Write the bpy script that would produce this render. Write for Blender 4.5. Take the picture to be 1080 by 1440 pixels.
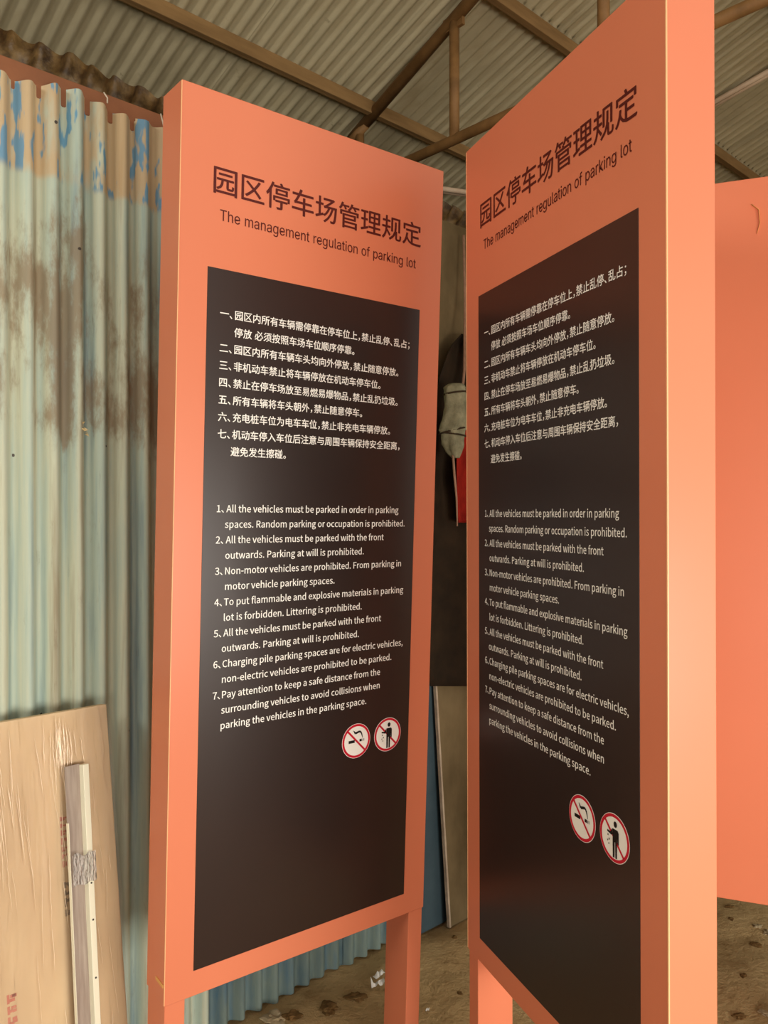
import bpy, bmesh, math, random
from mathutils import Vector, Matrix, noise
random.seed(7)
for o in list(bpy.data.objects): bpy.data.objects.remove(o)
S = bpy.context.scene
COL = S.collection
PI = math.pi

# ------------------------------------------------------------ camera, light, exposure
CAM_H = 1.65
F_PX = 1128.0
cam_d = bpy.data.cameras.new('camera')
cam_d.sensor_fit = 'VERTICAL'; cam_d.sensor_height = 24.0
cam_d.lens = 24.0 * F_PX / 1440.0
cam_d.clip_start = 0.05; cam_d.clip_end = 200
cam = bpy.data.objects.new('camera', cam_d); COL.objects.link(cam)
cam.location = (0, 0, CAM_H); cam.rotation_euler = (PI / 2, 0, 0)
S.camera = cam

w = bpy.data.worlds.new('overcast_sky'); S.world = w; w.use_nodes = True
wn = w.node_tree.nodes; wl = w.node_tree.links
bg = wn['Background']
tc = wn.new('ShaderNodeTexCoord'); sx = wn.new('ShaderNodeSeparateXYZ')
cr = wn.new('ShaderNodeValToRGB')
cr.color_ramp.elements[0].position = 0.45; cr.color_ramp.elements[0].color = (0.80, 0.72, 0.60, 1)
cr.color_ramp.elements[1].position = 0.75; cr.color_ramp.elements[1].color = (1.0, 0.97, 0.90, 1)
mr = wn.new('ShaderNodeMapRange'); mr.inputs[1].default_value = -1; mr.inputs[2].default_value = 1
wl.new(tc.outputs['Generated'], sx.inputs[0]); wl.new(sx.outputs[2], mr.inputs[0])
wl.new(mr.outputs[0], cr.inputs[0]); wl.new(cr.outputs[0], bg.inputs[0])
bg.inputs[1].default_value = 0.75

def area(name, loc, target, sx_, sy_, power, color):
    l = bpy.data.lights.new(name, 'AREA'); l.shape = 'RECTANGLE'; l.size = sx_; l.size_y = sy_
    l.energy = power; l.color = color
    o = bpy.data.objects.new(name, l); COL.objects.link(o); o.location = loc
    o.rotation_euler = (Vector(target) - Vector(loc)).to_track_quat('-Z', 'Y').to_euler()
    return o
dw_ = area('doorway_daylight', (2.8, -1.0, 0.9), (0.4, 2.0, 0.95), 2.0, 1.2, 32, (1.0, 0.95, 0.87)); dw_.data.spread = math.radians(100)
area('doorway_daylight', (0.9, -2.6, 0.9), (0.4, 2.4, 2.4), 2.0, 1.2, 45, (1.0, 0.95, 0.87))
area('high_left_fill', (-2.3, -0.9, 3.15), (0.5, 1.9, 2.8), 1.5, 1.0, 62, (1.0, 0.95, 0.87))  # unseen fill lamp, added to brighten the right sign's face and rake the roof

S.view_settings.view_transform = 'Standard'; S.view_settings.look = 'None'
S.view_settings.gamma = 1.0; S.view_settings.use_curve_mapping = False
S.view_settings.exposure = 0.40

# ------------------------------------------------------------ helpers
def sc(r, g, b):
    f = lambda c: (c / 255 / 12.92) if c / 255 <= 0.04045 else ((c / 255 + 0.055) / 1.055) ** 2.4
    return (f(r), f(g), f(b), 1)

class NT:
    """small wrapper for building a procedural material"""
    def __init__(s, name, rough=0.6, spec=0.4, metal=0.0):
        s.m = bpy.data.materials.new(name); s.m.use_nodes = True
        s.n = s.m.node_tree.nodes; s.l = s.m.node_tree.links
        s.b = s.n['Principled BSDF']
        s.b.inputs['Roughness'].default_value = rough
        s.b.inputs['Specular IOR Level'].default_value = spec
        s.b.inputs['Metallic'].default_value = metal
        s.tc = s.n.new('ShaderNodeTexCoord')
    def mapping(s, scale=(1, 1, 1), loc=(0, 0, 0)):
        m = s.n.new('ShaderNodeMapping'); m.inputs['Scale'].default_value = scale; m.inputs['Location'].default_value = loc
        s.l.new(s.tc.outputs['Object'], m.inputs[0]); return m.outputs[0]
    def noise(s, scale=5, detail=4, rough=0.55, mp=None, dist=0):
        t = s.n.new('ShaderNodeTexNoise'); t.inputs['Scale'].default_value = scale; t.inputs['Detail'].default_value = detail
        t.inputs['Roughness'].default_value = rough; t.inputs['Distortion'].default_value = dist
        s.l.new(mp if mp else s.tc.outputs['Object'], t.inputs['Vector']); return t.outputs['Fac']
    def ramp(s, fac, stops):
        r = s.n.new('ShaderNodeValToRGB'); e = r.color_ramp.elements
        while len(e) < len(stops): e.new(0.5)
        for i, (p, c) in enumerate(stops):
            e[i].position = p; e[i].color = c if len(c) == 4 else (*c, 1)
        s.l.new(fac, r.inputs[0]); return r.outputs[0]
    def step(s, fac, a, b):
        r = s.n.new('ShaderNodeMapRange'); r.interpolation_type = 'SMOOTHSTEP'
        r.inputs[1].default_value = a; r.inputs[2].default_value = b; s.l.new(fac, r.inputs[0]); return r.outputs[0]
    def math(s, op, a, b):
        m = s.n.new('ShaderNodeMath'); m.operation = op
        for i, v in enumerate((a, b)):
            if isinstance(v, (int, float)): m.inputs[i].default_value = v
            else: s.l.new(v, m.inputs[i])
        return m.outputs[0]
    def mix(s, fac, a, b):
        m = s.n.new('ShaderNodeMix'); m.data_type = 'RGBA'
        if isinstance(fac, (int, float)): m.inputs[0].default_value = fac
        else: s.l.new(fac, m.inputs[0])
        for i, v in ((6, a), (7, b)):
            if isinstance(v, tuple): m.inputs[i].default_value = v
            else: s.l.new(v, m.inputs[i])
        return m.outputs[2]
    def xyz(s):
        x = s.n.new('ShaderNodeSeparateXYZ'); s.l.new(s.tc.outputs['Object'], x.inputs[0]); return x.outputs
    def color(s, c):
        if isinstance(c, tuple): s.b.inputs['Base Color'].default_value = c
        else: s.l.new(c, s.b.inputs['Base Color'])
    def bump(s, h, strength=0.3, dist=0.01):
        b = s.n.new('ShaderNodeBump'); b.inputs['Strength'].default_value = strength; b.inputs['Distance'].default_value = dist
        s.l.new(h, b.inputs['Height']); s.l.new(b.outputs[0], s.b.inputs['Normal'])

def mottled(name, c1, c2, scale=8, rough=0.6, spec=0.4, bump=0.1, metal=0.0, stretch=(1, 1, 1)):
    t = NT(name, rough, spec, metal); mp = t.mapping(stretch)
    n = t.noise(scale, 5, 0.6, mp)
    t.color(t.ramp(n, [(0.35, c1), (0.68, c2)]))
    if bump: t.bump(t.noise(scale * 6, 4, 0.6, mp), bump, 0.004)
    return t.m

# ------------------------------------------------------------ materials
def m_orange():
    t = NT('terracotta_paint', 0.36, 0.35)
    n = t.noise(1.3, 3); n2 = t.noise(220, 2)
    t.color(t.ramp(n, [(0.3, sc(221, 127, 92)), (0.7, sc(226, 132, 97))]))
    t.bump(n2, 0.05, 0.001)
    return t.m
M_OR = m_orange()
M_PANEL = mottled('dark_brown_face', sc(42, 29, 25), sc(46, 32, 27), 2, 0.33, 0.55, 0.0)
M_GLINT = NT('painted_pale_glint', 0.4, 0.4); M_GLINT.color(sc(250, 190, 138)); M_GLINT = M_GLINT.m
M_MAROON = NT('maroon_ink', 0.5, 0.3); M_MAROON.color(sc(88, 26, 20)); M_MAROON = M_MAROON.m
M_WHITE = NT('white_ink', 0.55, 0.3); M_WHITE.color(sc(250, 246, 238)); M_WHITE = M_WHITE.m
M_RED = NT('red_ink', 0.5, 0.3); M_RED.color(sc(205, 22, 48)); M_RED = M_RED.m
M_BLACK = NT('black_ink', 0.5, 0.3); M_BLACK.color(sc(22, 18, 18)); M_BLACK = M_BLACK.m

def m_wall():
    t = NT('weathered_green_sheet', 0.62, 0.3, 0.0)
    x, y, z = t.xyz()
    long = t.mapping((17, 17, 0.8)); fine = t.mapping((30, 30, 5))
    n = t.noise(1.0, 5, 0.6, long)
    base = t.ramp(n, [(0.28, sc(118, 142, 150)), (0.45, sc(174, 190, 176)), (0.58, sc(196, 200, 176)), (0.72, sc(156, 146, 120))])
    # brown dirt stains, denser high up
    d = t.noise(3.2, 6, 0.7, t.mapping((2.2, 2.2, 0.8), (3, 0, 1)))
    hi = t.math('MULTIPLY', t.step(z, 1.78, 1.92), t.math('SUBTRACT', 1.0, t.step(z, 2.25, 2.6)))
    dm = t.step(t.math('ADD', d, t.math('MULTIPLY', hi, 0.17)), 0.60, 0.76)
    base = t.mix(t.math('MULTIPLY', dm, 0.75), base, sc(136, 112, 82))
    f = t.noise(1.5, 5, 0.7, fine)
    base = t.mix(t.math('MULTIPLY', t.step(f, 0.6, 0.75), 0.35), base, sc(110, 92, 66))
    # old blue and ochre paint near the top
    pz = t.math('MULTIPLY', t.step(t.math('ADD', z, t.math('MULTIPLY', t.noise(8, 2), 0.05)), 2.575, 2.60), t.math('SUBTRACT', 1.0, t.step(z, 2.83, 2.90)))
    pn = t.noise(1.0, 3, 0.6, t.mapping((22, 22, 5.0), (1.3, 0, 0)))
    och = t.noise(1.0, 4, 0.6, t.mapping((8, 8, 2.5), (5.3, 2, 0)))
    base = t.mix(t.math('MULTIPLY', pz, t.math('MULTIPLY', t.step(och, 0.34, 0.50), 0.72)), base, sc(198, 160, 112))
    base = t.mix(t.math('MULTIPLY', pz, t.math('MULTIPLY', t.step(pn, 0.535, 0.58), 0.85)), base, sc(84, 146, 182))
    # blue painted lower part further along
    lo = t.math('MULTIPLY', t.step(x, 1.33, 1.36), t.math('SUBTRACT', 1.0, t.step(z, 1.1, 1.4)))
    bl = t.ramp(t.noise(1.0, 4, 0.6, t.mapping((10, 10, 2))), [(0.3, sc(74, 96, 104)), (0.5, sc(110, 124, 116)), (0.7, sc(66, 100, 122))])
    base = t.mix(lo, base, bl)
    t.color(base)
    t.bump(t.noise(60, 4, 0.6), 0.12, 0.004)
    return t.m
M_WALL = m_wall()

def m_roof():
    t = NT('dull_galvanised_sheet', 0.5, 0.4, 0.0)
    n = t.noise(1.0, 5, 0.65, t.mapping((5, 0.8, 5)))
    base = t.ramp(n, [(0.3, sc(174, 162, 130)), (0.55, sc(198, 186, 152)), (0.75, sc(178, 162, 126))])
    d = t.noise(9, 6, 0.7)
    base = t.mix(t.math('MULTIPLY', t.step(d, 0.62, 0.75), 0.5), base, sc(96, 78, 50))
    t.color(base); t.bump(t.noise(50, 3), 0.08, 0.003)
    return t.m
M_ROOF = m_roof()
M_PURLIN = mottled('brown_painted_timber', sc(134, 104, 66), sc(160, 126, 82), 3, 0.7, 0.2, 0.15, 0, (1, 6, 6))
M_PIPE = mottled('rusty_brown_pipe', sc(122, 88, 48), sc(152, 112, 66), 9, 0.6, 0.35, 0.2)
M_PALE = mottled('pale_pinkish_steel', sc(205, 176, 148), sc(222, 196, 168), 6, 0.5, 0.4, 0.05)
M_BEAM = mottled('red_oxide_beam', sc(134, 86, 58), sc(156, 100, 66), 4, 0.6, 0.3, 0.1)
M_RUST = mottled('crumpled_rusty_tin', sc(62, 44, 22), sc(126, 100, 58), 26, 0.5, 0.5, 0.4)
M_BACK = mottled('dark_far_tin', sc(96, 88, 66), sc(118, 108, 82), 4, 0.7, 0.2, 0.1)
M_CEMENT = mottled('grey_brown_board', sc(84, 70, 46), sc(124, 106, 76), 3.2, 0.85, 0.15, 0.3, 0, (1, 1, 0.6))
M_CEMEDGE = mottled('pale_cut_edge', sc(150, 132, 112), sc(178, 160, 138), 20, 0.8, 0.2, 0.2)
M_BLUESH = mottled('slate_blue_sheet', sc(44, 60, 68), sc(60, 76, 82), 4, 0.6, 0.3, 0.1)

def m_floor():
    t = NT('trodden_dirt', 0.95, 0.1)
    n = t.noise(1.6, 8, 0.65); n2 = t.noise(9, 8, 0.7); n3 = t.noise(40, 5, 0.7)
    base = t.ramp(n, [(0.35, sc(168, 138, 94)), (0.65, sc(192, 164, 118))])
    base = t.mix(t.math('MULTIPLY', t.step(n2, 0.52, 0.72), 0.6), base, sc(130, 98, 58))
    base = t.mix(t.math('MULTIPLY', t.step(n3, 0.64, 0.74), 0.45), base, sc(182, 166, 132))
    t.color(base)
    t.bump(t.math('ADD', n2, t.math('MULTIPLY', n3, 0.4)), 0.7, 0.03)
    return t.m
M_FLOOR = m_floor()
M_STONE = mottled('dusty_stone', sc(150, 132, 100), sc(186, 168, 136), 14, 0.9, 0.15, 0.4)
M_CLOD = mottled('brown_clod', sc(98, 72, 40), sc(126, 98, 62), 14, 0.95, 0.1, 0.5)
M_PLASTIC = NT('white_scrap', 0.5, 0.4); M_PLASTIC.color(sc(225, 222, 214)); M_PLASTIC = M_PLASTIC.m

def m_carton():
    t = NT('brown_cardboard', 0.7, 0.25)
    n = t.noise(1.0, 4, 0.6, t.mapping((3, 3, 1.5)))
    base = t.ramp(n, [(0.3, sc(200, 169, 132)), (0.7, sc(224, 195, 154))])
    t.color(base); t.bump(t.noise(30, 3), 0.1, 0.004); return t.m
M_CARTON = m_carton()
M_CARTRED = mottled('faded_red_print', sc(212, 140, 116), sc(198, 118, 96), 30, 0.7, 0.2, 0.0)
M_CARTGREY = mottled('faded_grey_print', sc(160, 138, 112), sc(140, 120, 98), 30, 0.7, 0.2, 0.0)

def m_film(name, amount, scale=(16, 16, 1.1), milk=0.06):
    m = bpy.data.materials.new(name); m.use_nodes = True; n = m.node_tree.nodes; l = m.node_tree.links
    n.remove(n['Principled BSDF']); out = n['Material Output']
    tr = n.new('ShaderNodeBsdfTransparent'); tr.inputs[0].default_value = (0.97, 0.96, 0.94, 1)
    gl = n.new('ShaderNodeBsdfGlossy'); gl.inputs['Roughness'].default_value = 0.22
    fr = n.new('ShaderNodeLayerWeight'); fr.inputs[0].default_value = amount
    tc = n.new('ShaderNodeTexCoord'); mp = n.new('ShaderNodeMapping'); mp.inputs['Scale'].default_value = scale
    no = n.new('ShaderNodeTexNoise'); no.inputs['Scale'].default_value = 3; no.inputs['Detail'].default_value = 5; no.inputs['Distortion'].default_value = 0.6
    bu = n.new('ShaderNodeBump'); bu.inputs['Strength'].default_value = 1.0; bu.inputs['Distance'].default_value = 0.03
    l.new(tc.outputs['Object'], mp.inputs[0]); l.new(mp.outputs[0], no.inputs['Vector']); l.new(no.outputs['Fac'], bu.inputs['Height'])
    l.new(bu.outputs[0], gl.inputs['Normal']); l.new(bu.outputs[0], fr.inputs['Normal'])
    df = n.new('ShaderNodeBsdfDiffuse'); df.inputs[0].default_value = (0.85, 0.8, 0.74, 1)
    m0 = n.new('ShaderNodeMixShader'); m0.inputs[0].default_value = milk; l.new(tr.outputs[0], m0.inputs[1]); l.new(df.outputs[0], m0.inputs[2])
    mx = n.new('ShaderNodeMixShader'); l.new(fr.outputs['Fresnel'], mx.inputs[0]); l.new(m0.outputs[0], mx.inputs[1]); l.new(gl.outputs[0], mx.inputs[2])
    l.new(mx.outputs[0], out.inputs[0]); return m
M_FILM = m_film('clear_stretch_film', 0.14, (9, 9, 0.8))
M_TAPE = m_film('clear_packing_tape', 0.12, (40, 40, 12), 0.5)
M_FILMGLINT = NT('film_crease_highlight', 0.18, 0.8); M_FILMGLINT.color(sc(252, 228, 194)); M_FILMGLINT = M_FILMGLINT.m
M_CHW = NT('cream_white_lacquer', 0.4, 0.4); M_CHW.color(sc(244, 240, 214)); M_CHW = M_CHW.m
M_CHG = mottled('grey_bare_inside', sc(150, 134, 122), sc(178, 164, 150), 3, 0.6, 0.3, 0.1, 0, (30, 30, 2))
M_CANVAS = mottled('grey_canvas', sc(104, 100, 78), sc(140, 134, 106), 22, 0.9, 0.1, 0.5)
M_CORD = mottled('dark_cord', sc(44, 34, 24), sc(62, 48, 34), 40, 0.9, 0.1, 0.2)
M_TWINE = mottled('pinkish_twine', sc(140, 108, 88), sc(160, 124, 100), 40, 0.9, 0.1, 0.2)
M_REDC = mottled('red_cloth', sc(120, 22, 14), sc(150, 34, 22), 12, 0.85, 0.1, 0.3)
M_GAPSHADE = mottled('gap_shade_sheet', sc(34, 26, 18), sc(48, 36, 24), 9, 0.9, 0.1, 0.4)
M_CHIP = NT('yellow_tape_scrap', 0.6, 0.3); M_CHIP.color(sc(236, 180, 106)); M_CHIP = M_CHIP.m
M_STEEL = NT('dark_steel_screw', 0.5, 0.5); M_STEEL.color(sc(70, 62, 54)); M_STEEL = M_STEEL.m
M_WIRE = NT('pale_wire', 0.5, 0.5); M_WIRE.color(sc(214, 200, 178)); M_WIRE = M_WIRE.m

# ------------------------------------------------------------ geometry helpers
def obj(name, verts, faces, mat, parent=None, smooth=False, M=None):
    me = bpy.data.meshes.new(name); me.from_pydata([tuple(v) for v in verts], [], faces); me.materials.append(mat)
    if smooth: me.polygons.foreach_set('use_smooth', [True] * len(me.polygons))
    me.update()
    o = bpy.data.objects.new(name, me); COL.objects.link(o)
    if parent: o.parent = parent
    if M is not None: o.matrix_world = M
    return o

def bobj(name, bm, mat, parent=None, smooth=False, M=None):
    me = bpy.data.meshes.new(name); bm.to_mesh(me); bm.free(); me.materials.append(mat)
    if smooth: me.polygons.foreach_set('use_smooth', [True] * len(me.polygons))
    o = bpy.data.objects.new(name, me); COL.objects.link(o)
    if parent: o.parent = parent
    if M is not None: o.matrix_world = M
    return o

def box(bm, x0, x1, y0, y1, z0, z1, bev=0.0, seg=2):
    r = bmesh.ops.create_cube(bm, size=1); vs = r['verts']
    for v in vs:
        v.co = Vector((x0 + (v.co.x + .5) * (x1 - x0), y0 + (v.co.y + .5) * (y1 - y0), z0 + (v.co.z + .5) * (z1 - z0)))
    if bev:
        es = list({e for v in vs for e in v.link_edges})
        bmesh.ops.bevel(bm, geom=es, offset=bev, segments=seg, affect='EDGES', profile=0.5)

def boxobj(name, dims, mat, parent=None, bev=0.002, M=None):
    bm = bmesh.new(); box(bm, *dims, bev); return bobj(name, bm, mat, parent, False, M)

def tube(bm, pts, radii, seg=12, cap=True, squash=None):
    pts = [Vector(p) for p in pts]
    if isinstance(radii, (int, float)): radii = [radii] * len(pts)
    rings = []; up = None
    for i, p in enumerate(pts):
        a = pts[max(i - 1, 0)]; b = pts[min(i + 1, len(pts) - 1)]; t = (b - a).normalized()
        if up is None:
            up = Vector((0, 0, 1)) if abs(t.z) < 0.9 else Vector((1, 0, 0))
        n1 = t.cross(up).normalized(); n2 = n1.cross(t).normalized(); up = n2
        ring = []
        for k in range(seg):
            an = 2 * PI * k / seg
            ring.append(bm.verts.new(p + n1 * math.cos(an) * radii[i] + n2 * math.sin(an) * radii[i] * (squash or 1)))
        rings.append(ring)
    for i in range(len(rings) - 1):
        for k in range(seg):
            bm.faces.new((rings[i][k], rings[i][(k + 1) % seg], rings[i + 1][(k + 1) % seg], rings[i + 1][k]))
    if cap:
        bm.faces.new(rings[0][::-1]); bm.faces.new(rings[-1])

def tubeobj(name, pts, r, mat, parent=None, seg=12, M=None, squash=None):
    bm = bmesh.new(); tube(bm, pts, r, seg, True, squash); return bobj(name, bm, mat, parent, True, M)

def tag(o, label=None, cat=None, group=None, kind=None):
    if label: o['label'] = label
    if cat: o['category'] = cat
    if group: o['group'] = group
    if kind: o['kind'] = kind
    return o

def empty(name, M):
    o = bpy.data.objects.new(name, None); COL.objects.link(o); o.matrix_world = M; o.empty_display_size = 0.1
    return o

def copy_tree(o, parent=None):
    c = o.copy(); COL.objects.link(c); c.parent = parent
    if parent: c.matrix_parent_inverse = o.matrix_parent_inverse.copy()
    for ch in list(o.children): copy_tree(ch, c)
    return c

# shed frame: x runs along the corrugated wall, y goes through it, z up; the wall stands at y = WY
CA, SA = 0.723, 0.691
nrm = math.hypot(CA, SA); CA /= nrm; SA /= nrm
F = Matrix(((CA, -SA, 0, 0), (SA, CA, 0, 0), (0, 0, 1, 0), (0, 0, 0, 1)))
WY = 2.212
def ray(px, py): return Vector(((px - 540) / F_PX, 1.0, -(py - 720) / F_PX))
CP = Vector((0, 0, CAM_H))
Fi = F.inverted()
def on_wall(px, py, off=0.0):
    r = Fi @ ray(px, py); t = (WY - off) / r.y; return Fi @ CP + r * t
RS = 0.35; RZ = CAM_H + 2.745
RPITCH = 0.0745
def roof_z(y): return RZ - RS * (y - WY)
def on_roof(px, py, below=0.0):
    r = Fi @ ray(px, py); c = CP
    t = (RZ - below + RS * WY - c.z) / (r.z + RS * r.y); return Vector((0, 0, c.z)) + r * t

# ------------------------------------------------------------ the setting
# floor of trodden earth, world frame
def ground_h(X, Y):
    l = Fi @ Vector((X, Y, 0))
    n = noise.fractal(Vector((X * 0.9, Y * 0.9, 3.1)), 1.0, 2.0, 4) * 0.022 + noise.fractal(Vector((X * 5, Y * 5, 7.7)), 1.0, 2.0, 4) * 0.010
    d = WY - l.y
    bank = 0.030 * math.exp(-((d - 0.16) / 0.16) ** 2)
    return -0.02 + n + bank
def make_floor():
    xs = []; x = -7.0
    def axis(lo, a, b, hi, fine, coarse):
        r = []; v = lo
        while v < hi:
            r.append(v); v += fine if a <= v <= b else coarse
        r.append(hi); return r
    xs = axis(-9, -1.8, 2.4, 12, 0.035, 0.35); ys = axis(-9, 1.0, 4.2, 10, 0.035, 0.35)
    V = [(x, y, ground_h(x, y)) for y in ys for x in xs]; nx = len(xs)
    Fa = [(j * nx + i, j * nx + i + 1, (j + 1) * nx + i + 1, (j + 1) * nx + i) for j in range(len(ys) - 1) for i in range(nx - 1)]
    return tag(obj('floor', V, Fa, M_FLOOR, None, True), kind='structure')
make_floor()

PITCH = 0.0675
def corr(x, amp, x_dark=0.760):
    # corrugation profile: hollows (away from the viewer) at x_dark + k*PITCH
    a = 2 * PI * (x - x_dark) / PITCH
    return -amp * math.cos(a)      # negative at the hollow
def wall_sheet(x0, x1, z0, z1, ylay, seed, ragged=0.0, parent=None, name='corrugated_sheet', mat=None, flip=1):
    n = max(8, int((x1 - x0) / PITCH * 10)); rows = [0, 0.06, 0.3, 0.6, 0.94, 1.0]
    V = []; r = random.Random(seed); ph = r.random() * 6
    for k, t in enumerate(rows):
        for i in range(n + 1):
            x = x0 + (x1 - x0) * i / n
            a = 0.0140 * (1 + 0.25 * math.sin(x * 7 + ph))
            c = corr(x, a)
            z = z0 + (z1 - z0) * t
            if k == 0: z += ragged * 0.5 * noise.noise(Vector((x * 9, seed, 0)))
            if k == len(rows) - 1: z += ragged * noise.noise(Vector((x * 6, seed + 5, 0)))
            y = WY - ylay - c + 0.004 * math.sin(x * 2 + t * 4 + ph)
            V.append((x, y, z))
    m = n + 1
    Fa = [(j * m + i, j * m + i + 1, (j + 1) * m + i + 1, (j + 1) * m + i) for j in range(len(rows) - 1) for i in range(n)]
    return obj(name, V, Fa, mat or M_WALL, parent, True)

wall = empty('wall_left', F); tag(wall, kind='structure')
sheet_edges = [-1.9, -1.09, -0.28, 0.46, 1.135, 1.945, 2.755, 3.565, 4.375, 5.185, 5.995, 6.805]
for i in range(len(sheet_edges) - 1):
    x0 = sheet_edges[i] - 0.03; x1 = sheet_edges[i + 1] + 0.03
    top = CAM_H + 1.155 + 0.008 * math.sin(i * 2.3)
    wall_sheet(x0, x1, 0.0, top, 0.0 + 0.004 * (i % 2), i + 1, 0.03, wall)
# fixing screws
for px, py in ((144, 628), (176, 1026), (75, 175), (20, 640), (108, 352), (60, 1005)):
    p = on_wall(px, py, 0.0); x, z = p.x, p.z
    yy = WY - corr(x, 0.014)
    bm = bmesh.new(); tube(bm, [(x, yy + 0.004, z), (x, yy - 0.006, z)], 0.0045, 8); bobj('screw', bm, M_STEEL, wall, False)
# torn rusty spot with curled shiny edges
def torn():
    p = on_wall(116, 606, 0.0); bm = bmesh.new(); r = random.Random(2)
    for k in range(16):
        a = r.uniform(0, 6.28); d = r.uniform(0, 0.014); x = p.x + d * math.cos(a); z = p.z + 1.2 * d * math.sin(a)
        L = r.uniform(0.005, 0.014); b = r.uniform(0, 6.28); yy = WY - corr(x, 0.014) - 0.002
        v = [bm.verts.new(q) for q in ((x, yy, z), (x + L * math.cos(b), yy - r.uniform(.002, .010), z + L * math.sin(b)), (x + L * .7 * math.cos(b + 1), yy - r.uniform(.001, .006), z + L * .7 * math.sin(b + 1)))]
        bm.faces.new(v)
    o = bobj('torn_rust_flakes', bm, M_TORN, wall); o['kind'] = 'stuff'
M_TORN = mottled('shiny_rust_flake', sc(190, 160, 104), sc(236, 214, 160), 60, 0.35, 0.7, 0.0)
torn()
for c in wall.children: c.matrix_parent_inverse = Matrix.Identity(4)

# top rail of the wall, wire ties
bm = bmesh.new(); box(bm, -1.9, 6.8, WY + 0.012, WY + 0.062, CAM_H + 1.125, CAM_H + 1.205, 0.003)
rail = bobj('top_rail', bm, M_BEAM, None, False, F)
tag(rail, 'red-brown rail along the top of the corrugated green wall', 'beam')
for i, (px, y0, y1, txt) in enumerate(((146, 130, 145, 'short pale wire tie on the wall rail left of the signs'), (226, 160, 200, 'longer pale wire tie on the rail beside the left sign edge'))):
    a = on_wall(px, y0, 0.02); b = on_wall(px + 5, y1, 0.025)
    tag(tubeobj('wire_tie', [a, (a + b) / 2 + Vector((0.004, -0.003, 0)), b], 0.0022, M_WIRE, None, 6, F), txt, 'wire')

# crumpled rusty flashing above the rail
def flashing():
    V = []; n = 900; rows = 8; x0, x1 = -1.6, 6.6
    for j in range(rows):
        for i in range(n + 1):
            x = x0 + (x1 - x0) * i / n; t = j / (rows - 1)
            wv = math.sin(2 * PI * x / 0.075 + 1.5 * noise.noise(Vector((x * 2, 0, 0))))
            nn = noise.noise(Vector((x * 8, t * 2, 4))); n3 = noise.noise(Vector((x * 30, t * 6, 2)))
            h = 0.075 + 0.03 * noise.noise(Vector((x * 2.2, 1, 9))) + 0.014 * wv + 0.012 * noise.noise(Vector((x * 22, 8, 1)))
            y = WY + 0.085 - 0.05 * t * t + 0.014 * wv * t + 0.022 * nn + 0.008 * n3
            V.append((x, y, CAM_H + 1.208 + h * t))
    m = n + 1
    Fa = [(j * m + i, j * m + i + 1, (j + 1) * m + i + 1, (j + 1) * m + i) for j in range(rows - 1) for i in range(n)]
    o = obj('rusty_flashing', V, Fa, M_RUST, None, True, F)
    tag(o, 'crumpled rusty tin edging with a scalloped top above the wall rail', 'flashing')
flashing()

# roof
roof = empty('ceiling', F); tag(roof, kind='structure')
def roof_sheet(x0, x1, y0, y1, lift, seed):
    n = int(round((x1 - x0) / RPITCH * 10)); ny = 6; V = []
    for j in range(ny + 1):
        y = y0 + (y1 - y0) * j / ny
        for i in range(n + 1):
            x = x0 + (x1 - x0) * i / n
            z = roof_z(y) + lift + 0.0135 * math.cos(2 * PI * x / RPITCH) + 0.006 * noise.noise(Vector((x * 0.8, y * 0.8, seed)))
            V.append((x, y, z))
    m = n + 1
    Fa = [(j * m + i, (j + 1) * m + i, (j + 1) * m + i + 1, j * m + i + 1) for j in range(ny) for i in range(n)]
    o = obj('roof_sheet', V, Fa, M_ROOF, roof, True); o.matrix_parent_inverse = Matrix.Identity(4)
sw = RPITCH * 10
for i in range(-3, 12):
    x0 = i * sw - 0.05
    roof_sheet(x0, x0 + sw + RPITCH * 1.0, 2.50, 5.2, 0.004 * (i % 2), i)
    roof_sheet(x0, x0 + sw + RPITCH * 1.0, -3.6, 2.62, 0.010 + 0.004 * (i % 2), i + 40)

def purlin(d, label, x0=-2.4, x1=9.2):
    y = WY + d; z = roof_z(y) - 0.018
    bm = bmesh.new(); box(bm, x0, x1, y - 0.02, y + 0.008, z - 0.072, z, 0.003)
    # return lip
    box(bm, x0, x1, y + 0.007, y + 0.020, z - 0.072, z - 0.068, 0.001)
    tag(bobj('roof_purlin', bm, M_PURLIN, None, False, F), label, 'beam')
purlin(1.135, 'brown roof purlin crossing the top left behind the left sign')
purlin(0.305, 'brown roof purlin meeting the top edge of the right sign')
purlin(-0.50, 'brown roof purlin nearest the viewer, overhead')
# second building wall far behind
far = empty('wall_back', F); tag(far, kind='structure')
def plain_corr(x0, x1, y, z0, z1, parent):
    n = int((x1 - x0) / PITCH * 5); V = []
    for z in (z0, z1):
        for i in range(n + 1):
            x = x0 + (x1 - x0) * i / n; V.append((x, y + 0.01 * math.cos(2 * PI * x / PITCH), z))
    m = n + 1
    o = obj('corrugated_sheet', V, [(i, i + 1, m + i + 1, m + i) for i in range(n)], M_BACK, parent, True); o.matrix_parent_inverse = Matrix.Identity(4)
for i in range(-2, 10): plain_corr(i * 1.1, i * 1.1 + 1.13, 5.0 + 0.015 * (i % 2), 0, 3.55, far)
# end walls of the shed
for nm, x in (('wall_end', -2.3), ('wall_right', 9.1)):
    o = obj(nm, [(x, -3.6, 0), (x, 5.1, 0), (x, 5.1, 3.45), (x, -3.6, 6.05)], [(0, 1, 2, 3)], M_BACK, None, False, F)
    sol = o.modifiers.new('thick', 'SOLIDIFY'); sol.thickness = 0.05; tag(o, kind='structure')

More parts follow.
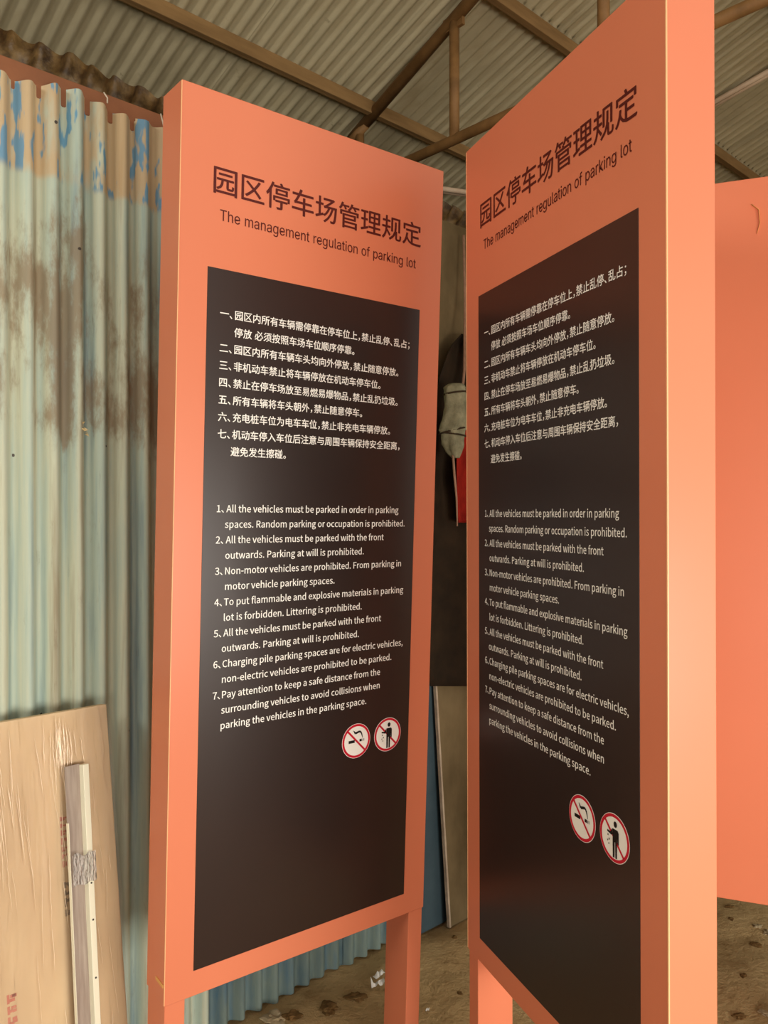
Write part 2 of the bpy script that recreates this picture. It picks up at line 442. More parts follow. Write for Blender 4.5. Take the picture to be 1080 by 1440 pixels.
# truss of brown pipe
S0 = 3.145
tr = empty('roof_truss', F @ Matrix.Translation((S0, WY, 0))); tag(tr, 'welded brown pipe truss with vertical webs under the roof between both signs', 'truss')
def tp(name, a, b, r=0.024, mid=None):
    pts = [a] + ([mid] if mid else []) + [b]
    o = tubeobj(name, pts, r, M_PIPE, tr, 14); return o
cA = on_roof(539, 144, 0.08); cB = on_roof(662, 0, 0.08)
xr = lambda d: cA.x - S0 + (cB.x - cA.x) * (WY + d - cA.y) / (cB.y - cA.y)
zr = lambda d: RZ - RS * d - 0.08
ZB = CAM_H + 1.90
tp('top_chord', (xr(1.34), 1.34, zr(1.34)), (xr(-2.3), -2.3, zr(-2.3)), 0.032)
wt = on_roof(643.5, 30, 0.08); d0 = wt.y - WY
tp('bottom_chord', (xr(d0), 1.75, ZB - 0.03), (xr(d0), -2.3, ZB), 0.026, (xr(d0), 0.2, ZB - 0.01))
wt = on_roof(643.5, 30, 0.08); d0 = wt.y - WY
for d in (d0 + 0.78, d0, d0 - 0.89, d0 - 1.78):
    tp('web', (xr(d), d, ZB), (xr(d), d, zr(d) - 0.01), 0.026)
tp('end_stub', (xr(1.2), 1.2, zr(1.2) - 0.01), (xr(1.4) - 0.02, 1.40, zr(1.4) - 0.03), 0.026)
boxobj('gusset_plate', (xr(d0) - 0.008, xr(d0) + 0.012, d0 - 0.06, d0 + 0.07, zr(d0) - 0.05, zr(d0) + 0.02), M_PIPE, tr, 0.001)

# pale bars under the roof
def bar_on_roof(p0, p1, below, name, label, wd, cat):
    a = on_roof(*p0, below); b = on_roof(*p1, below)
    e = empty(name, F @ Matrix.Translation(a)); v = b - a
    t = v.normalized(); side = t.cross(Vector((0, 0, 1))).normalized()
    for k in (-0.5, 0.5):
        o = tubeobj('rod', [side * k * wd, v + side * k * wd], wd * 0.5, M_PALE, e, 10)
    tag(e, label, cat)
bar_on_roof((960, 171), (1120, 80), 0.04, 'pale_batten', 'pale double batten under the roof at the top right corner', 0.035, 'batten')
bar_on_roof((585, 262), (720, 281), 0.30, 'pale_pipe', 'pale double pipe seen in the gap between the two signs', 0.033, 'pipe')

# ------------------------------------------------------------ the signs
W, H, T, LEG = 0.8166, 2.2, 0.111, 0.47
PL, PR, PT, PB = 0.0740, 0.0790, 0.4193, 0.0640
import os
fdir = os.path.join(bpy.utils.system_resource('DATAFILES'), 'fonts')
def font(n):
    try: return bpy.data.fonts.load(os.path.join(fdir, n))
    except Exception: return None
F_NOTO = font('Noto Sans CJK Regular.woff2'); F_INTER = font('Inter.woff2')

def text_bm(segs, fnt, res=2, offset=0.0, word=1.0, bold=0.0):
    """segs: (string, x, y, sx, sy) -> mesh in board coords (x right, z up)"""
    V = []; Fc = []
    for s, x, y, sx_, sy_ in segs:
        c = bpy.data.curves.new('lettering', 'FONT'); c.body = s
        if fnt: c.font = fnt
        c.resolution_u = res; c.offset = offset; c.space_word = word
        o = bpy.data.objects.new('lettering', c); COL.objects.link(o); bpy.context.view_layer.update()
        me = bpy.data.meshes.new_from_object(o.evaluated_get(bpy.context.evaluated_depsgraph_get()))
        for q, (dx, dy) in enumerate([(0, 0)] if not bold else [(-bold, 0), (bold, 0), (0, -bold * .7), (0, bold * .7)]):
            b = len(V)
            V += [(x + (v.co.x + dx) * sx_, -0.00005 * q, y + (v.co.y + dy) * sy_) for v in me.vertices]
            Fc += [tuple(b + i for i in p.vertices) for p in me.polygons]
        bpy.data.objects.remove(o); bpy.data.curves.remove(c); bpy.data.meshes.remove(me)
    return V, Fc
def lettering(name, segs, fnt, mat, parent, y, **k):
    V, Fc = text_bm(segs, fnt, **k)
    V = [(a, y + b, c + LEG) for a, b, c in V]
    return obj(name, V, Fc, mat, parent)

def disc(r0, r1, seg=48):
    V = []; Fc = []
    for k in range(seg):
        a = 2 * PI * k / seg; V.append((r1 * math.cos(a), 0, r1 * math.sin(a)))
    if r0 == 0: return V, [tuple(range(seg))]
    for k in range(seg):
        a = 2 * PI * k / seg; V.append((r0 * math.cos(a), 0, r0 * math.sin(a)))
    return V, [(k, (k + 1) % seg, seg + (k + 1) % seg, seg + k) for k in range(seg)]
def polys(ps):
    V = []; Fc = []
    for p in ps:
        b = len(V); ar = sum(p[i][0] * p[(i + 1) % len(p)][1] - p[(i + 1) % len(p)][0] * p[i][1] for i in range(len(p)))
        V += [(x, 0, z) for x, z in (p if ar > 0 else p[::-1])]; Fc.append(tuple(range(b, b + len(p))))
    return V, Fc
def stroke(pts, wd):
    out = []
    for i in range(len(pts) - 1):
        (x0, y0), (x1, y1) = pts[i], pts[i + 1]; L = math.hypot(x1 - x0, y1 - y0)
        w0 = wd[i] / 2; w1 = wd[i + 1] / 2; nx, ny = -(y1 - y0) / L, (x1 - x0) / L
        out.append([(x0 - nx * w0, y0 - ny * w0), (x1 - nx * w1, y1 - ny * w1), (x1 + nx * w1, y1 + ny * w1), (x0 + nx * w0, y0 + ny * w0)])
    return out

def cabinet(root):
    """box body with a folded lip, seams and two flat legs"""
    bm = bmesh.new(); box(bm, 0, W, 0, T, LEG, LEG + H, 0.0025, 3)
    bobj('cabinet', bm, M_OR, root)
    for x in (0.003, W - 0.055):
        bm = bmesh.new(); box(bm, x, x + 0.052, 0.003, T - 0.002, 0, LEG + 0.001, 0.002)
        leg = bobj('leg', bm, M_OR, root)
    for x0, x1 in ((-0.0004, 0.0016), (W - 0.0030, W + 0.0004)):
        boxobj('edge_glint', (x0, x1, -0.0008, 0.0022, LEG + 0.003, LEG + H - 0.003), M_GLINT, root, 0.0006)  # pale strip painting the glint along the front edge

def make_sign():
    root = empty('sign_board', Matrix.Identity(4))
    cabinet(root)
    boxobj('face_panel', (PL, W - PR, -0.0012, 0.002, LEG + PB, LEG + H - PT), M_PANEL, root, 0.0004)
    lettering('title_lettering', [("园区停车场管理规定", 0.0855 - 0.029 * 0.2089, 1.9645, 0.2089, 0.205)], F_NOTO, M_MAROON, root, -0.0008, res=3, bold=0.0035)
    # subtitle, narrow technical face
    sub = "The management regulation of parking lot"
    V, Fc = text_bm([(sub, 0, 0, 1, 1)], F_INTER, res=2, offset=-0.003, bold=0.005, word=1.15)
    mx = max(v[0] for v in V); mn = min(v[0] for v in V); k = (0.7185 - 0.1035) / (mx - mn)
    V = [(0.1035 + (a - mn) * k, -0.0008 + b, LEG + 1.8965 + c * 0.0515) for a, b, c in V]
    obj('subtitle_lettering', V, Fc, M_MAROON, root)
    CN = [("一、", "园区内所有车辆需停靠在停车位上，禁止乱停、乱占；"), ("", "停放 必须按照车场车位顺序停靠。"), ("二、", "园区内所有车辆车头均向外停放，禁止随意停放。"),
          ("三、", "非机动车禁止将车辆停放在机动车停车位。"), ("四、", "禁止在停车场放至易燃易爆物品，禁止乱扔垃圾。"), ("五、", "所有车辆将车头朝外，禁止随意停车。"),
          ("六、", "充电桩车位为电车车位，禁止非充电车辆停放。"), ("七、", "机动车停入车位后注意与周围车辆保持安全距离，"), ("", "避免发生擦碰。")]
    s = 0.0708; em = 0.3497 * s
    for i, (num, t) in enumerate(CN):
        z = 1.6740 - i * 0.0418 - 0.122 * s
        x = 0.1465 if i < 8 else 0.1435
        segs = []
        if num: segs.append((num, 0.1075, z, s, s))
        cur = ''; adv = 0.0; start = x
        for ch in t:
            cur += ch
            if ch in '，、；。':
                segs.append((cur, start, z, s, s)); adv += (len(cur) - 0.45) * em; cur = ''; start = x + adv
            elif ch == ' ':
                segs.append((cur[:-1], start, z, s, s)); adv += (len(cur) - 1 + 0.28) * em; cur = ''; start = x + adv
        if cur: segs.append((cur, start, z, s, s))
        lettering('rule_lettering', segs, F_NOTO, M_WHITE, root, -0.0018, res=2, bold=0.0045)
    EN = [("1、", "All the vehicles must be parked in order in parking", .1357, .678), ("", "spaces. Random parking or occupation is prohibited.", .1328, .7018),
          ("2、", "All the vehicles must be parked with the front", .1357, .6271), ("", "outwards. Parking at will is prohibited.", .1353, .558),
          ("3、", "Non-motor vehicles are prohibited. From parking in", .1360, .6925), ("", "motor vehicle parking spaces.", .1365, .4623),
          ("4、", "To put flammable and explosive materials in parking", .1345, .7032), ("", "lot is forbidden. Littering is prohibited.", .1350, .5558),
          ("5、", "All the vehicles must be parked with the front", .1345, .6252), ("", "outwards. Parking at will is prohibited.", .1310, .5484),
          ("6、", "Charging pile parking spaces are for electric vehicles,", .1340, .7063), ("", "non-electric vehicles are prohibited to be parked.", .1334, .6659),
          ("7、", "Pay attention to keep a safe distance from the", .1345, .6266), ("", "surrounding vehicles to avoid collisions when", .1330, .6264),
          ("", "parking the vehicles in the parking space.", .1325, .5800)]
    for i, (num, t, x0, x1) in enumerate(EN):
        z = 1.1905 - i * 0.03843
        V, Fc = text_bm([(t, 0, 0, 1, 1)], F_NOTO, res=2, bold=0.0035)
        mn = min(v[0] for v in V); mx = max(v[0] for v in V); k = (x1 - x0) / (mx - mn)
        V = [(x0 + (a - mn) * k, -0.0018 + b, LEG + z + c * 0.0672) for a, b, c in V]
        if num:
            V2, F2 = text_bm([(num[0], 0.1085, z, 0.0672, 0.0672), ('、', 0.1085 + 0.0125, z, 0.0672, 0.0672)], F_NOTO, res=2, bold=0.0035)
            b = len(V); V += [(a, -0.0018 + h_, LEG + c) for a, h_, c in V2]; Fc += [tuple(b + q for q in f) for f in F2]
        obj('rule_lettering', V, Fc, M_WHITE, root)
    # pictograms
    R = 0.0485
    for kind, cx in (('smoke', 0.5490), ('litter', 0.6600)):
        cz = LEG + 0.5525
        V, Fc = disc(0, R)
        p = obj('no_smoking_mark' if kind == 'smoke' else 'no_littering_mark', V, Fc, M_WHITE, root); p.location = (cx, -0.0016, cz)
        tag(p, 'white disc with red ring crossing out a smoking cigarette' if kind == 'smoke' else 'white disc with red ring crossing out a figure dropping litter')
        V, Fc = disc(R * 0.845, R * 0.975); r = obj('red_ring', V, Fc, M_RED, p); r.location = (0, -0.0005, 0)
        q = R * 0.87 * 0.7071
        V, Fc = polys(stroke([(-q, q), (q, -q)], [R * 0.11, R * 0.11])); r = obj('red_slash', V, Fc, M_RED, p); r.location = (0, -0.0011 if kind == 'smoke' else -0.0005, 0)
        if kind == 'smoke':
            P = [[(-.55, -.09), (-.12, -.09), (-.12, .07), (-.55, .07)], [(.22, -.07), (.38, -.07), (.38, .07), (.22, .07)], [(.43, -.07), (.47, -.07), (.47, .07), (.43, .07)], [(.52, -.07), (.55, -.07), (.55, .07), (.52, .07)]]
            P = [[(a * R, b * R) for a, b in pp] for pp in P]
            P += stroke([(-.22 * R, .62 * R), (-.08 * R, .44 * R), (.12 * R, .50 * R), (.26 * R, .52 * R), (.36 * R, .38 * R), (.44 * R, .12 * R)], [.03 * R, .12 * R, .12 * R, .10 * R, .08 * R, .03 * R])
            V, Fc = polys(P); r = obj('cigarette_symbol', V, Fc, M_BLACK, p); r.location = (0, -0.0008, 0)
        else:
            hd = [(.08 + .11 * math.cos(a), .58 + .13 * math.sin(a)) for a in [2 * PI * k / 14 for k in range(14)]]
            P = [hd, [(-.10, .38), (.24, .38), (.30, .28), (.30, -.20), (.21, -.20), (.20, .15), (.18, -.2), (.18, -.80), (.07, -.80), (.06, -.22), (.02, -.22), (.01, -.80), (-.10, -.80), (-.10, .12)],
                 [(-.12, .38), (-.10, .12), (-.20, .08), (-.46, .14), (-.46, .22), (-.24, .20)],
                 [(-.44, .05), (-.38, .05), (-.38, -.02), (-.44, -.02)], [(-.36, -.10), (-.30, -.10), (-.30, -.18), (-.36, -.18)],
                 [(-.46, -.18), (-.41, -.18), (-.41, -.25), (-.46, -.25)], [(-.38, -.30), (-.33, -.30), (-.33, -.37), (-.38, -.37)]]
            # body outline is concave: split it
            body = P.pop(1)
            P += [[(-.10, .38), (.24, .38), (.30, .28), (.30, -.20), (.21, -.20), (.20, .15), (.18, .0), (-.10, .0)] if False else [(-.10, .38), (.24, .38), (.20, -.15), (-.10, -.15)],
                  [(.24, .38), (.30, .28), (.30, -.20), (.22, -.20), (.21, .20)], [(.07, -.14), (.19, -.14), (.18, -.80), (.08, -.80)], [(-.10, -.14), (.03, -.14), (.02, -.80), (-.09, -.80)]]
            P = [[(a * R, b * R) for a, b in pp] for pp in P]
            V, Fc = polys(P); r = obj('littering_symbol', V, Fc, M_BLACK, p); r.location = (0, -0.0008, 0)
    return root

def pose(u, v, o):
    """board pose: u right, v up (camera coords x,y up,z fwd) -> world matrix; o = front bottom left corner of the cabinet"""
    c = lambda a: Vector((a[0], a[2], a[1]))
    U = c(u).normalized(); Vv = c(v); Vv = (Vv - U * Vv.dot(U)).normalized(); Y = Vv.cross(U)
    O = c(o) + Vector((0, 0, CAM_H)) - Vv * LEG
    return Matrix(((U.x, Y.x, Vv.x, O.x), (U.y, Y.y, Vv.y, O.y), (U.z, Y.z, Vv.z, O.z), (0, 0, 0, 1)))
sign_l = make_sign()
sign_r = copy_tree(sign_l)
sign_l.matrix_world = pose((0.793, -0.005, 0.610), (0.026, 0.999, -0.026), (-0.5282, -1.1894, 1.9245))
sign_r.matrix_world = pose((0.348, 0.003, -0.938), (-0.002, 1.0, 0.003), (0.2314, -1.2035, 2.2141))
tag(sign_l, 'terracotta parking rules sign on the left, facing right of the viewer, nearest the corrugated wall', 'sign', None)
tag(sign_r, 'terracotta parking rules sign in the middle right, seen steeply from its right side edge', 'sign', None)
bpy.data.objects.remove([c for c in sign_l.children if c.name.startswith('edge_glint')][1])
# scrap of tape on the low left edge of the left sign
boxobj('tape_scrap', (-0.0022, 0.0, 0.004, 0.05, LEG + 0.045, LEG + 0.053), M_CHIP, sign_l, 0.0005)
s3 = sign_l.children[-1]
s3.rotation_euler = (0, 0, 0)

sign_b = empty('sign_board', Matrix.Identity(4)); cabinet(sign_b)
bm = bmesh.new(); tube(bm, [(0.425, -0.0005, LEG + 2.12), (0.445, -0.0005, LEG + 2.10), (0.448, -0.0005, LEG + 2.06), (0.440, -0.0005, LEG + 2.03)], [0.006, 0.008, 0.006, 0.003], 8, True, 0.15)
sm = bobj('glue_smear', bm, M_CHIP, sign_b, True)
sign_b.matrix_world = pose((0.931, 0.0, -0.365), (0, 1, 0), (0.72, -1.187, 2.590))
tag(sign_b, 'plain terracotta back of a third sign at the right edge of the photo', 'sign')

# ------------------------------------------------------------ wrapped carton leaning on the wall
P_tr = Vector((150 - 540, 0, 0))
zc = 2.2
top_r = Vector(((150 - 540) / F_PX * zc, zc, CAM_H - (990 - 720) / F_PX * zc))
along = Vector((CA, SA, 0)); outw = Vector((SA, -CA, 0))
bot_r = top_r + outw * 0.175; bot_r.z = 0.0
up = (top_r - bot_r); LEN = up.length; up.normalize()
nrmv = along.cross(up).normalized()
Yv = up.cross(along).normalized()
CW = 1.25
org = bot_r - along * CW
MC = Matrix(((along.x, Yv.x, up.x, org.x), (along.y, Yv.y, up.y, org.y), (along.z, Yv.z, up.z, org.z), (0, 0, 0, 1)))
cart = empty('wrapped_carton', MC)
tag(cart, 'flat brown carton in clear stretch film leaning on the green wall at lower left', 'carton')
boxobj('carton', (0, CW, 0, 0.035, 0, LEN), M_CARTON, cart, 0.003)
def film():
    nx, nz = 160, 60; V = []
    for j in range(nz + 1):
        for i in range(nx + 1):
            x = -0.004 + (CW + 0.008) * i / nx; z = LEN * j / nz
            y = -0.004 - 0.003 * abs(noise.noise(Vector((x * 26, z * 2.0, 5)))) - 0.0015 * noise.noise(Vector((x * 60, z * 5, 1)))
            V.append((x, y, z))
    m = nx + 1
    Fc = [(j * m + i, j * m + i + 1, (j + 1) * m + i + 1, (j + 1) * m + i) for j in range(nz) for i in range(nx)]
    obj('stretch_film', V, Fc, M_FILM, cart, True)
film()
# raised film creases, their highlights painted in as pale colour
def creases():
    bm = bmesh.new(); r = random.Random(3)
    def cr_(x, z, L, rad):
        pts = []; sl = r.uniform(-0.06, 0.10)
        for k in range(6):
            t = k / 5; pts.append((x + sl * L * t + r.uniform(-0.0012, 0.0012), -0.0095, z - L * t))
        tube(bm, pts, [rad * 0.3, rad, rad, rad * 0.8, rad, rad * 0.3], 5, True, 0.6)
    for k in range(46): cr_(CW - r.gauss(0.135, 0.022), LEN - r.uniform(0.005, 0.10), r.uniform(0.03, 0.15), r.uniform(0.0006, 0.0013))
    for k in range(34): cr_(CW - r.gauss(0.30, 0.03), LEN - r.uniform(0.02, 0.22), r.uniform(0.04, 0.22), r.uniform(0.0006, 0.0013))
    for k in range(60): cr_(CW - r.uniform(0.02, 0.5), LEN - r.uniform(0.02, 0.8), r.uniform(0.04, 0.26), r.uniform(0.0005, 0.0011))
    o = bobj('film_crease_glints', bm, M_FILMGLINT, cart, True); tag(o, kind='stuff')
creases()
# faded print: blurred vertical red lines of writing and grey blocks
def print_marks():
    r = random.Random(11)
    def col(x, z0, z1, wd, m, nm):
        ps = []; z = z0
        while z < z1:
            h = r.uniform(0.010, 0.022)
            for q in range(3):
                a = x + r.uniform(0, wd * 0.6); b = a + r.uniform(wd * 0.25, wd * 0.5); c = z + r.uniform(0, h * 0.6)
                ps.append([(a, c), (b, c), (b, c + h * 0.35), (a, c + h * 0.35)])
            ps.append([(x, z), (x + wd * 0.2, z), (x + wd * 0.2, z + h), (x, z + h)])
            z += h + 0.006
        V, Fc = polys(ps); o = obj(nm, V, Fc, m, cart); o.location = (0, -0.0008, 0)
    col(CW - 0.145, LEN - 0.39, LEN - 0.26, 0.026, M_CARTRED, 'printed_marks')
    col(CW - 0.145, LEN - 0.51, LEN - 0.43, 0.03, M_CARTGREY, 'printed_marks')
    col(CW - 0.295, LEN - 0.88, LEN - 0.66, 0.030, M_CARTRED, 'printed_marks')
    col(CW - 0.300, LEN - 0.11, LEN - 0.02, 0.016, M_CARTRED, 'printed_marks')
    col(CW - 0.300, LEN - 0.19, LEN - 0.12, 0.016, M_CARTGREY, 'printed_marks')
print_marks()

# white channel leaning on the carton
def channel():
    def at(px, py, z): return Vector(((px - 540) / F_PX * z, z, CAM_H - (py - 720) / F_PX * z))
    # point where the px ray meets the plane in front of the carton
    def on_carton(px, py, off):
        r = ray(px, py); n = Yv; p0 = org - n * off; t = n.dot(p0 - CP) / n.dot(r); return CP + r * t
    a = on_carton(106, 1076, 0.034); b = on_carton(122.5, 1440, 0.038)
    t = (b - a).normalized(); Lc = (0 - a.z) / t.z; bot = a + t * Lc
    Z = -t; Y = (Yv - Z * Yv.dot(Z)).normalized(); X = Y.cross(Z).normalized()
    rot = Matrix.Rotation(math.radians(14), 3, 'Z')
    Mx = Matrix((( X.x, Y.x, Z.x), (X.y, Y.y, Z.y), (X.z, Y.z, Z.z))) @ rot
    M4 = Mx.to_4x4(); M4.translation = bot
    e = empty('white_channel', M4)
    tag(e, 'white slotted channel bar with clear tape leaning upright on the wrapped carton', 'metal bar')
    wd = 0.030
    # web at the back, two flanges towards the viewer, the right one broad and white
    boxobj('web', (-0.024, 0.020, 0.010, 0.013, 0, Lc), M_CHG, e, 0.0005)
    boxobj('flange', (-0.0255, -0.024, 0.003, 0.013, 0, Lc - 0.14), M_CHW, e, 0.0005)
    boxobj('flange', (0.019, 0.036, -0.006, 0.013, 0, Lc - 0.003), M_CHW, e, 0.001)
    bm = bmesh.new()
    r = random.Random(5)
    tube(bm, [(-0.024, -0.006, Lc - 0.235), (0.036, -0.012, Lc - 0.235), (0.038, 0.014, Lc - 0.235), (-0.025, 0.014, Lc - 0.235), (-0.024, -0.006, Lc - 0.235)], 0.001, 4)
    bm.free()
    V = []; Fc = []; n = 40; m = 14
    for j in range(m + 1):
        for i in range(n + 1):
            s_ = i / n; x = -0.027 + 0.066 * s_; z = Lc - 0.22 - 0.075 * j / m + 0.012 * noise.noise(Vector((s_ * 3, j * 0.2, 0))) * (j in (0, m))
            y = -0.008 - 0.005 * s_ - 0.004 * abs(noise.noise(Vector((s_ * 9, j * 0.5, 3))))
            V.append((x, y, z))
    k = n + 1
    obj('clear_tape', V, [(j * k + i, j * k + i + 1, (j + 1) * k + i + 1, (j + 1) * k + i) for j in range(m) for i in range(n)], M_TAPE, e, True)
    for zz in (Lc - 0.30, Lc - 0.39, Lc - 0.53):
        bm = bmesh.new(); tube(bm, [(0.027, -0.0055, zz), (0.027, -0.0072, zz)], 0.0025, 8); bobj('screw', bm, M_STEEL, e)
channel()

# ------------------------------------------------------------ things in the gap between the two signs
def leaning_sheet():
    # grey-brown flat board leaning on the wall, its left edge tilting
    a = on_wall(598, 700, 0.05).x; b = on_wall(622, 1287, 0.05).x
    x_bot = b; x_top = b - (b - a) * (2.83 / 1.6)
    y0, y1 = WY - 0.09, WY - 0.032
    V = [(x_bot, y0, 0.0), (x_bot + 1.0, y0, 0.0), (x_top + 1.0, y1, 2.83), (x_top, y1, 2.83)]
    V2 = [(x, y + 0.012, z) for x, y, z in V]
    e = empty('leaning_board', F); tag(e, 'grey-brown flat board standing on the dirt in the gap between the two signs', 'board')
    obj('board', V + V2, [(0, 1, 2, 3), (7, 6, 5, 4), (1, 5, 6, 2), (3, 2, 6, 7), (0, 4, 5, 1)], M_CEMENT, e)
    V = [(x_bot - 0.004, y0 - 0.003, 0.0), (x_bot + 0.005, y0 - 0.003, 0), (x_top + 0.005, y1 - 0.003, 2.83), (x_top - 0.004, y1 - 0.003, 2.83)]
    V2 = [(x, y + 0.014, z) for x, y, z in V]
    obj('pale_edge', V + V2, [(0, 1, 2, 3), (7, 6, 5, 4), (1, 5, 6, 2), (3, 2, 6, 7), (0, 4, 5, 1), (0, 3, 7, 4)], M_CEMEDGE, e)
    for c in e.children: c.matrix_parent_inverse = Matrix.Identity(4)
leaning_sheet()

def near_wall(px, py, off): return F @ on_wall(px, py, off)
def hanging():
    # cord from the rail down to the bundle
    off = 0.22
    p = lambda x, y, o=off: near_wall(x, y, o)
    top = p(640, 548)
    prof = [(641, 540, .030), (640, 545, .041), (640, 560, .042), (640, 580, .044), (639, 590, .047), (636, 603, .051), (635, 606, .047), (637, 612, .043), (637, 625, .039), (639, 636, .028), (641, 644, .014)]
    e = empty('cloth_bundle', Matrix.Translation(p(641, 644)))
    tag(e, 'grey cloth bundle tied with dark cord hanging between the two signs', 'bundle')
    O = e.location.copy()
    bm = bmesh.new(); seg = 30; rings = []
    for i in range(len(prof) * 3 - 2):
        t = i / 3; k = min(int(t), len(prof) - 2); f = t - k
        x, y, r = [prof[k][q] * (1 - f) + prof[k + 1][q] * f for q in range(3)]
        c = p(x, y) - O; ring = []
        for a in range(seg):
            an = 2 * PI * a / seg
            rr = r * (1 + 0.10 * math.sin(an * 5 + i * 0.15) * (0.4 + i / 30) + 0.16 * noise.noise(Vector((math.cos(an) * 2.5, math.sin(an) * 2.5, i * 0.45))))
            ring.append(bm.verts.new((c.x + rr * math.cos(an), c.y + rr * 0.75 * math.sin(an), c.z)))
        rings.append(ring)
    for i in range(len(rings) - 1):
        for a in range(seg): bm.faces.new((rings[i + 1][a], rings[i + 1][(a + 1) % seg], rings[i][(a + 1) % seg], rings[i][a]))
    bm.faces.new(rings[0]); bm.faces.new(rings[-1][::-1])
    bobj('bundle', bm, M_CANVAS, e, True)
    def loop(x, y, r, tilt):
        bm = bmesh.new(); c = p(x, y) - O
        pts = [(c.x + r * math.cos(a), c.y + r * 0.78 * math.sin(a), c.z + tilt * math.cos(a)) for a in [2 * PI * k / 20 for k in range(21)]]
        tube(bm, pts, 0.0035, 6); bobj('tie_cord', bm, M_CORD, e, True)
    loop(640, 553, .0435, .006); loop(636, 606, .048, .012); loop(637, 611, .046, -.006)
    tubeobj('twine_tail', [p(637, 640) - O, p(639, 668) - O, p(642, 700) - O, p(643, 740) - O], [.005, .005, .004, .003], M_TWINE, e, 6)
    # the hanging cord
    c1 = near_wall(652, 331, 0.07)
    c = tubeobj('hanging_cord', [c1, near_wall(654, 420, .10), near_wall(653, 520, .16), p(650, 552, .18)], 0.006, M_TWINE, None, 6)
    tag(c, 'thin brownish cord running up the board beside the right sign', 'cord')
    # red cloth
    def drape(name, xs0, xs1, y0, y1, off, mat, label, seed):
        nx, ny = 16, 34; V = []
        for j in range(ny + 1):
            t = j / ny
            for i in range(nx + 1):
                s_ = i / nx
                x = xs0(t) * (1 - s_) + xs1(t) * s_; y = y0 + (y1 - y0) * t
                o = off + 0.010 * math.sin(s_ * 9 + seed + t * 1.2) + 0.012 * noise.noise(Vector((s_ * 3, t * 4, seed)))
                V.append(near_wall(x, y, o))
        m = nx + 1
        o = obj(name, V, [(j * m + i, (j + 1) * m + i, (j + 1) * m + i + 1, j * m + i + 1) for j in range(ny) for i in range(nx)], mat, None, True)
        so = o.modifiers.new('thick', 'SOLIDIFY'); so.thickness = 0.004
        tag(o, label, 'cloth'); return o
    drape('red_cloth', lambda t: 646 - 3 * math.sin(t * 3), lambda t: 674 + 4 * t, 575, 735, .17, M_REDC, 'dark red cloth hanging beside the grey bundle, half behind the right sign', 1)
    drape('gap_shade_sheet', lambda t: 650 - 48 * min(1, t * 4) ** .6 + 12 * max(0, t - .7), lambda t: 662 + 28 * min(1, t * 4), 470, 965, .115, M_GAPSHADE, 'long blackish sheet standing in for the shade behind the grey bundle on the flat board', 2)  # dark sheet shaped and coloured as the shade in the gap
hanging()

# blue sheet patch low on the wall beside the board: a sheet of its own
x0 = on_wall(560, 1290, 0.03).x; x1 = on_wall(621, 1287, 0.03).x + 0.02
bs = boxobj('blue_sheet', (x0, x1, WY - 0.046, WY - 0.038, 0.0, 1.15), M_BLUESH, None, 0.001, F)
tag(bs, 'slate-blue metal sheet standing beside the right lower edge of the left sign', 'metal sheet')

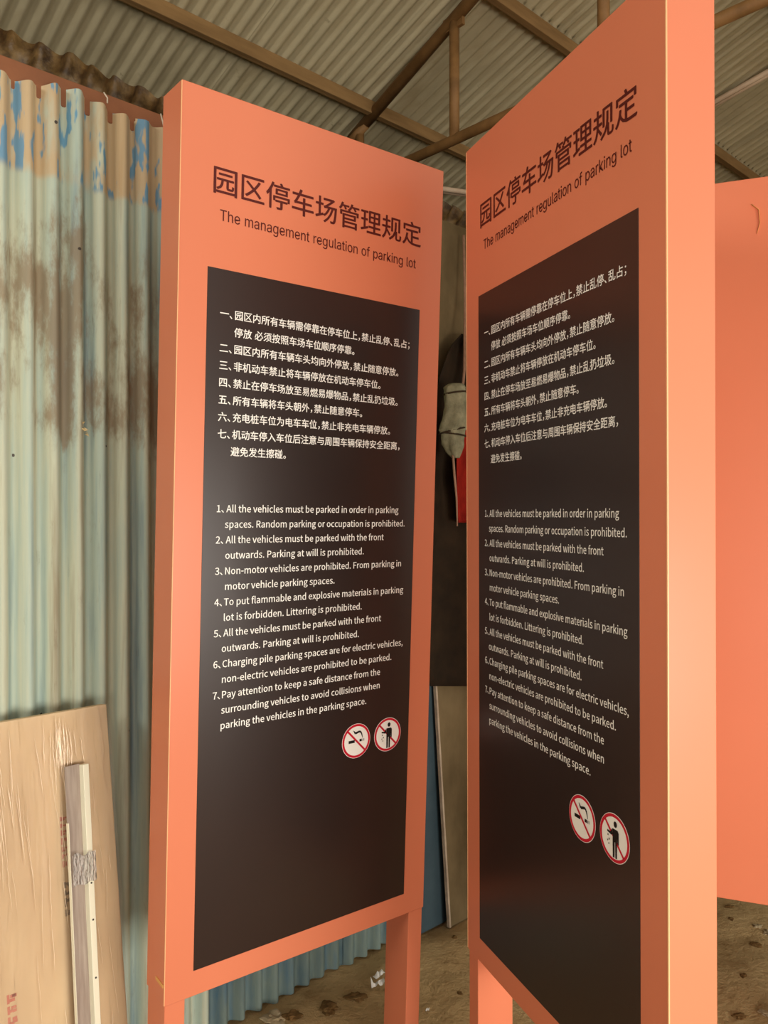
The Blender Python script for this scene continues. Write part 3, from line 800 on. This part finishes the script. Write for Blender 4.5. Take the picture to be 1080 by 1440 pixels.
# ------------------------------------------------------------ stones, clods and scraps on the floor
def floor_pt(px, py):
    r = ray(px, py); t = -CAM_H / r.z; p = CP + r * t
    p.z = ground_h(p.x, p.y); return p
def rock(px, py, size, mat, name, label, cat, seed, flat=0.6, grp=None):
    c = floor_pt(px, py); bm = bmesh.new(); bmesh.ops.create_icosphere(bm, subdivisions=3, radius=1)
    for v in bm.verts:
        n = 1 + 0.75 * noise.noise(v.co * 1.3 + Vector((seed, 0, 0))) + 0.35 * noise.noise(v.co * 3.5 + Vector((0, seed, 0)))
        v.co = Vector((v.co.x * n * size, v.co.y * n * size * 0.8, v.co.z * n * size * flat + size * flat * 0.45))
    M4 = Matrix.Translation(c) @ Matrix.Rotation(seed * 1.3, 4, 'Z')
    o = bobj(name, bm, mat, None, False, M4); tag(o, label, cat, grp)
for i, (px, py, s_, mat, nm, lb, ct) in enumerate([
    (386, 1437, .040, M_STONE, 'stone', 'pale lump of stone at the bottom edge under the left sign', 'stone'),
    (412, 1434, .030, M_CLOD, 'dirt_clod', 'brown clod just right of the pale lump under the left sign', 'clod'),
    (462, 1424, .035, M_CLOD, 'dirt_clod', 'brown flattish clod under the middle of the left sign', 'clod'),
    (500, 1405, .028, M_CLOD, 'dirt_clod', 'brown clod left of the white scraps by the sign leg', 'clod'),
    (639, 1322, .012, M_CLOD, 'dirt_clod', 'small dark clod in the gap between the two signs', 'clod'),
    (646, 1395, .010, M_CLOD, 'dirt_clod', 'tiny dark clod low in the gap near the right sign leg', 'clod'),
    (1026, 1275, .016, M_CLOD, 'dirt_clod', 'dark clod just under the third sign beside the right sign', 'clod'),
    (1028, 1293, .012, M_CLOD, 'dirt_clod', 'second dark clod, a little below the one under the third sign', 'clod'),
    (1066, 1302, .016, M_STONE, 'stone', 'pale stone below the third sign near the right photo edge', 'stone'),
    (1079, 1310, .018, M_STONE, 'stone', 'pale stone cut by the right edge of the photo', 'stone'),
    (1064, 1326, .020, M_CLOD, 'dirt_clod', 'brown clod below the pale stones at right', 'clod'),
    (1045, 1371, .014, M_CLOD, 'dirt_clod', 'lone brown clod halfway down the right strip of floor', 'clod'),
    (1075, 1421, .018, M_STONE, 'stone', 'pale stone in the bottom right corner', 'stone'),
    (1040, 1425, .022, M_CLOD, 'dirt_clod', 'brown clod at the bottom beside the right sign', 'clod')]):
    rock(px, py, s_, mat, nm, lb, ct, i + 1.7, 0.28)
def scrap(px, py, L, ang, label, nm='paper_scrap', h=0.02):
    c = floor_pt(px, py); V = []; n = 7
    for j in range(3):
        for i in range(n):
            V.append((L * (i / (n - 1) - .5), (j - 1) * L * 0.16, 0.006 + h * abs(noise.noise(Vector((i * .9, j * .7, px))))))
    o = obj(nm, V, [(j * n + i, j * n + i + 1, (j + 1) * n + i + 1, (j + 1) * n + i) for j in range(2) for i in range(n - 1)], M_PLASTIC, None, False, Matrix.Translation(c) @ Matrix.Rotation(ang, 4, 'Z'))
    so = o.modifiers.new('t', 'SOLIDIFY'); so.thickness = 0.001
    tag(o, label, 'scrap')
scrap(533, 1377, 0.05, 0.9, 'thin white scrap on the dirt just left of the sign leg')
scrap(531, 1391, 0.045, 0.2, 'crumpled white scrap on the dirt below the thin one', h=0.05)
scrap(601, 1420, 0.012, 0.3, 'tiny pale scrap on the dirt low in the gap')
c = floor_pt(645, 1268)
tag(tubeobj('wire_piece', [c + Vector((-.04, 0, .01)), c + Vector((-.01, 0, .035)), c + Vector((.03, .01, .03)), c + Vector((.07, .02, .035))], 0.004, M_CORD, None, 6), 'bent dark wire on the dirt at the foot of the flat board', 'wire')
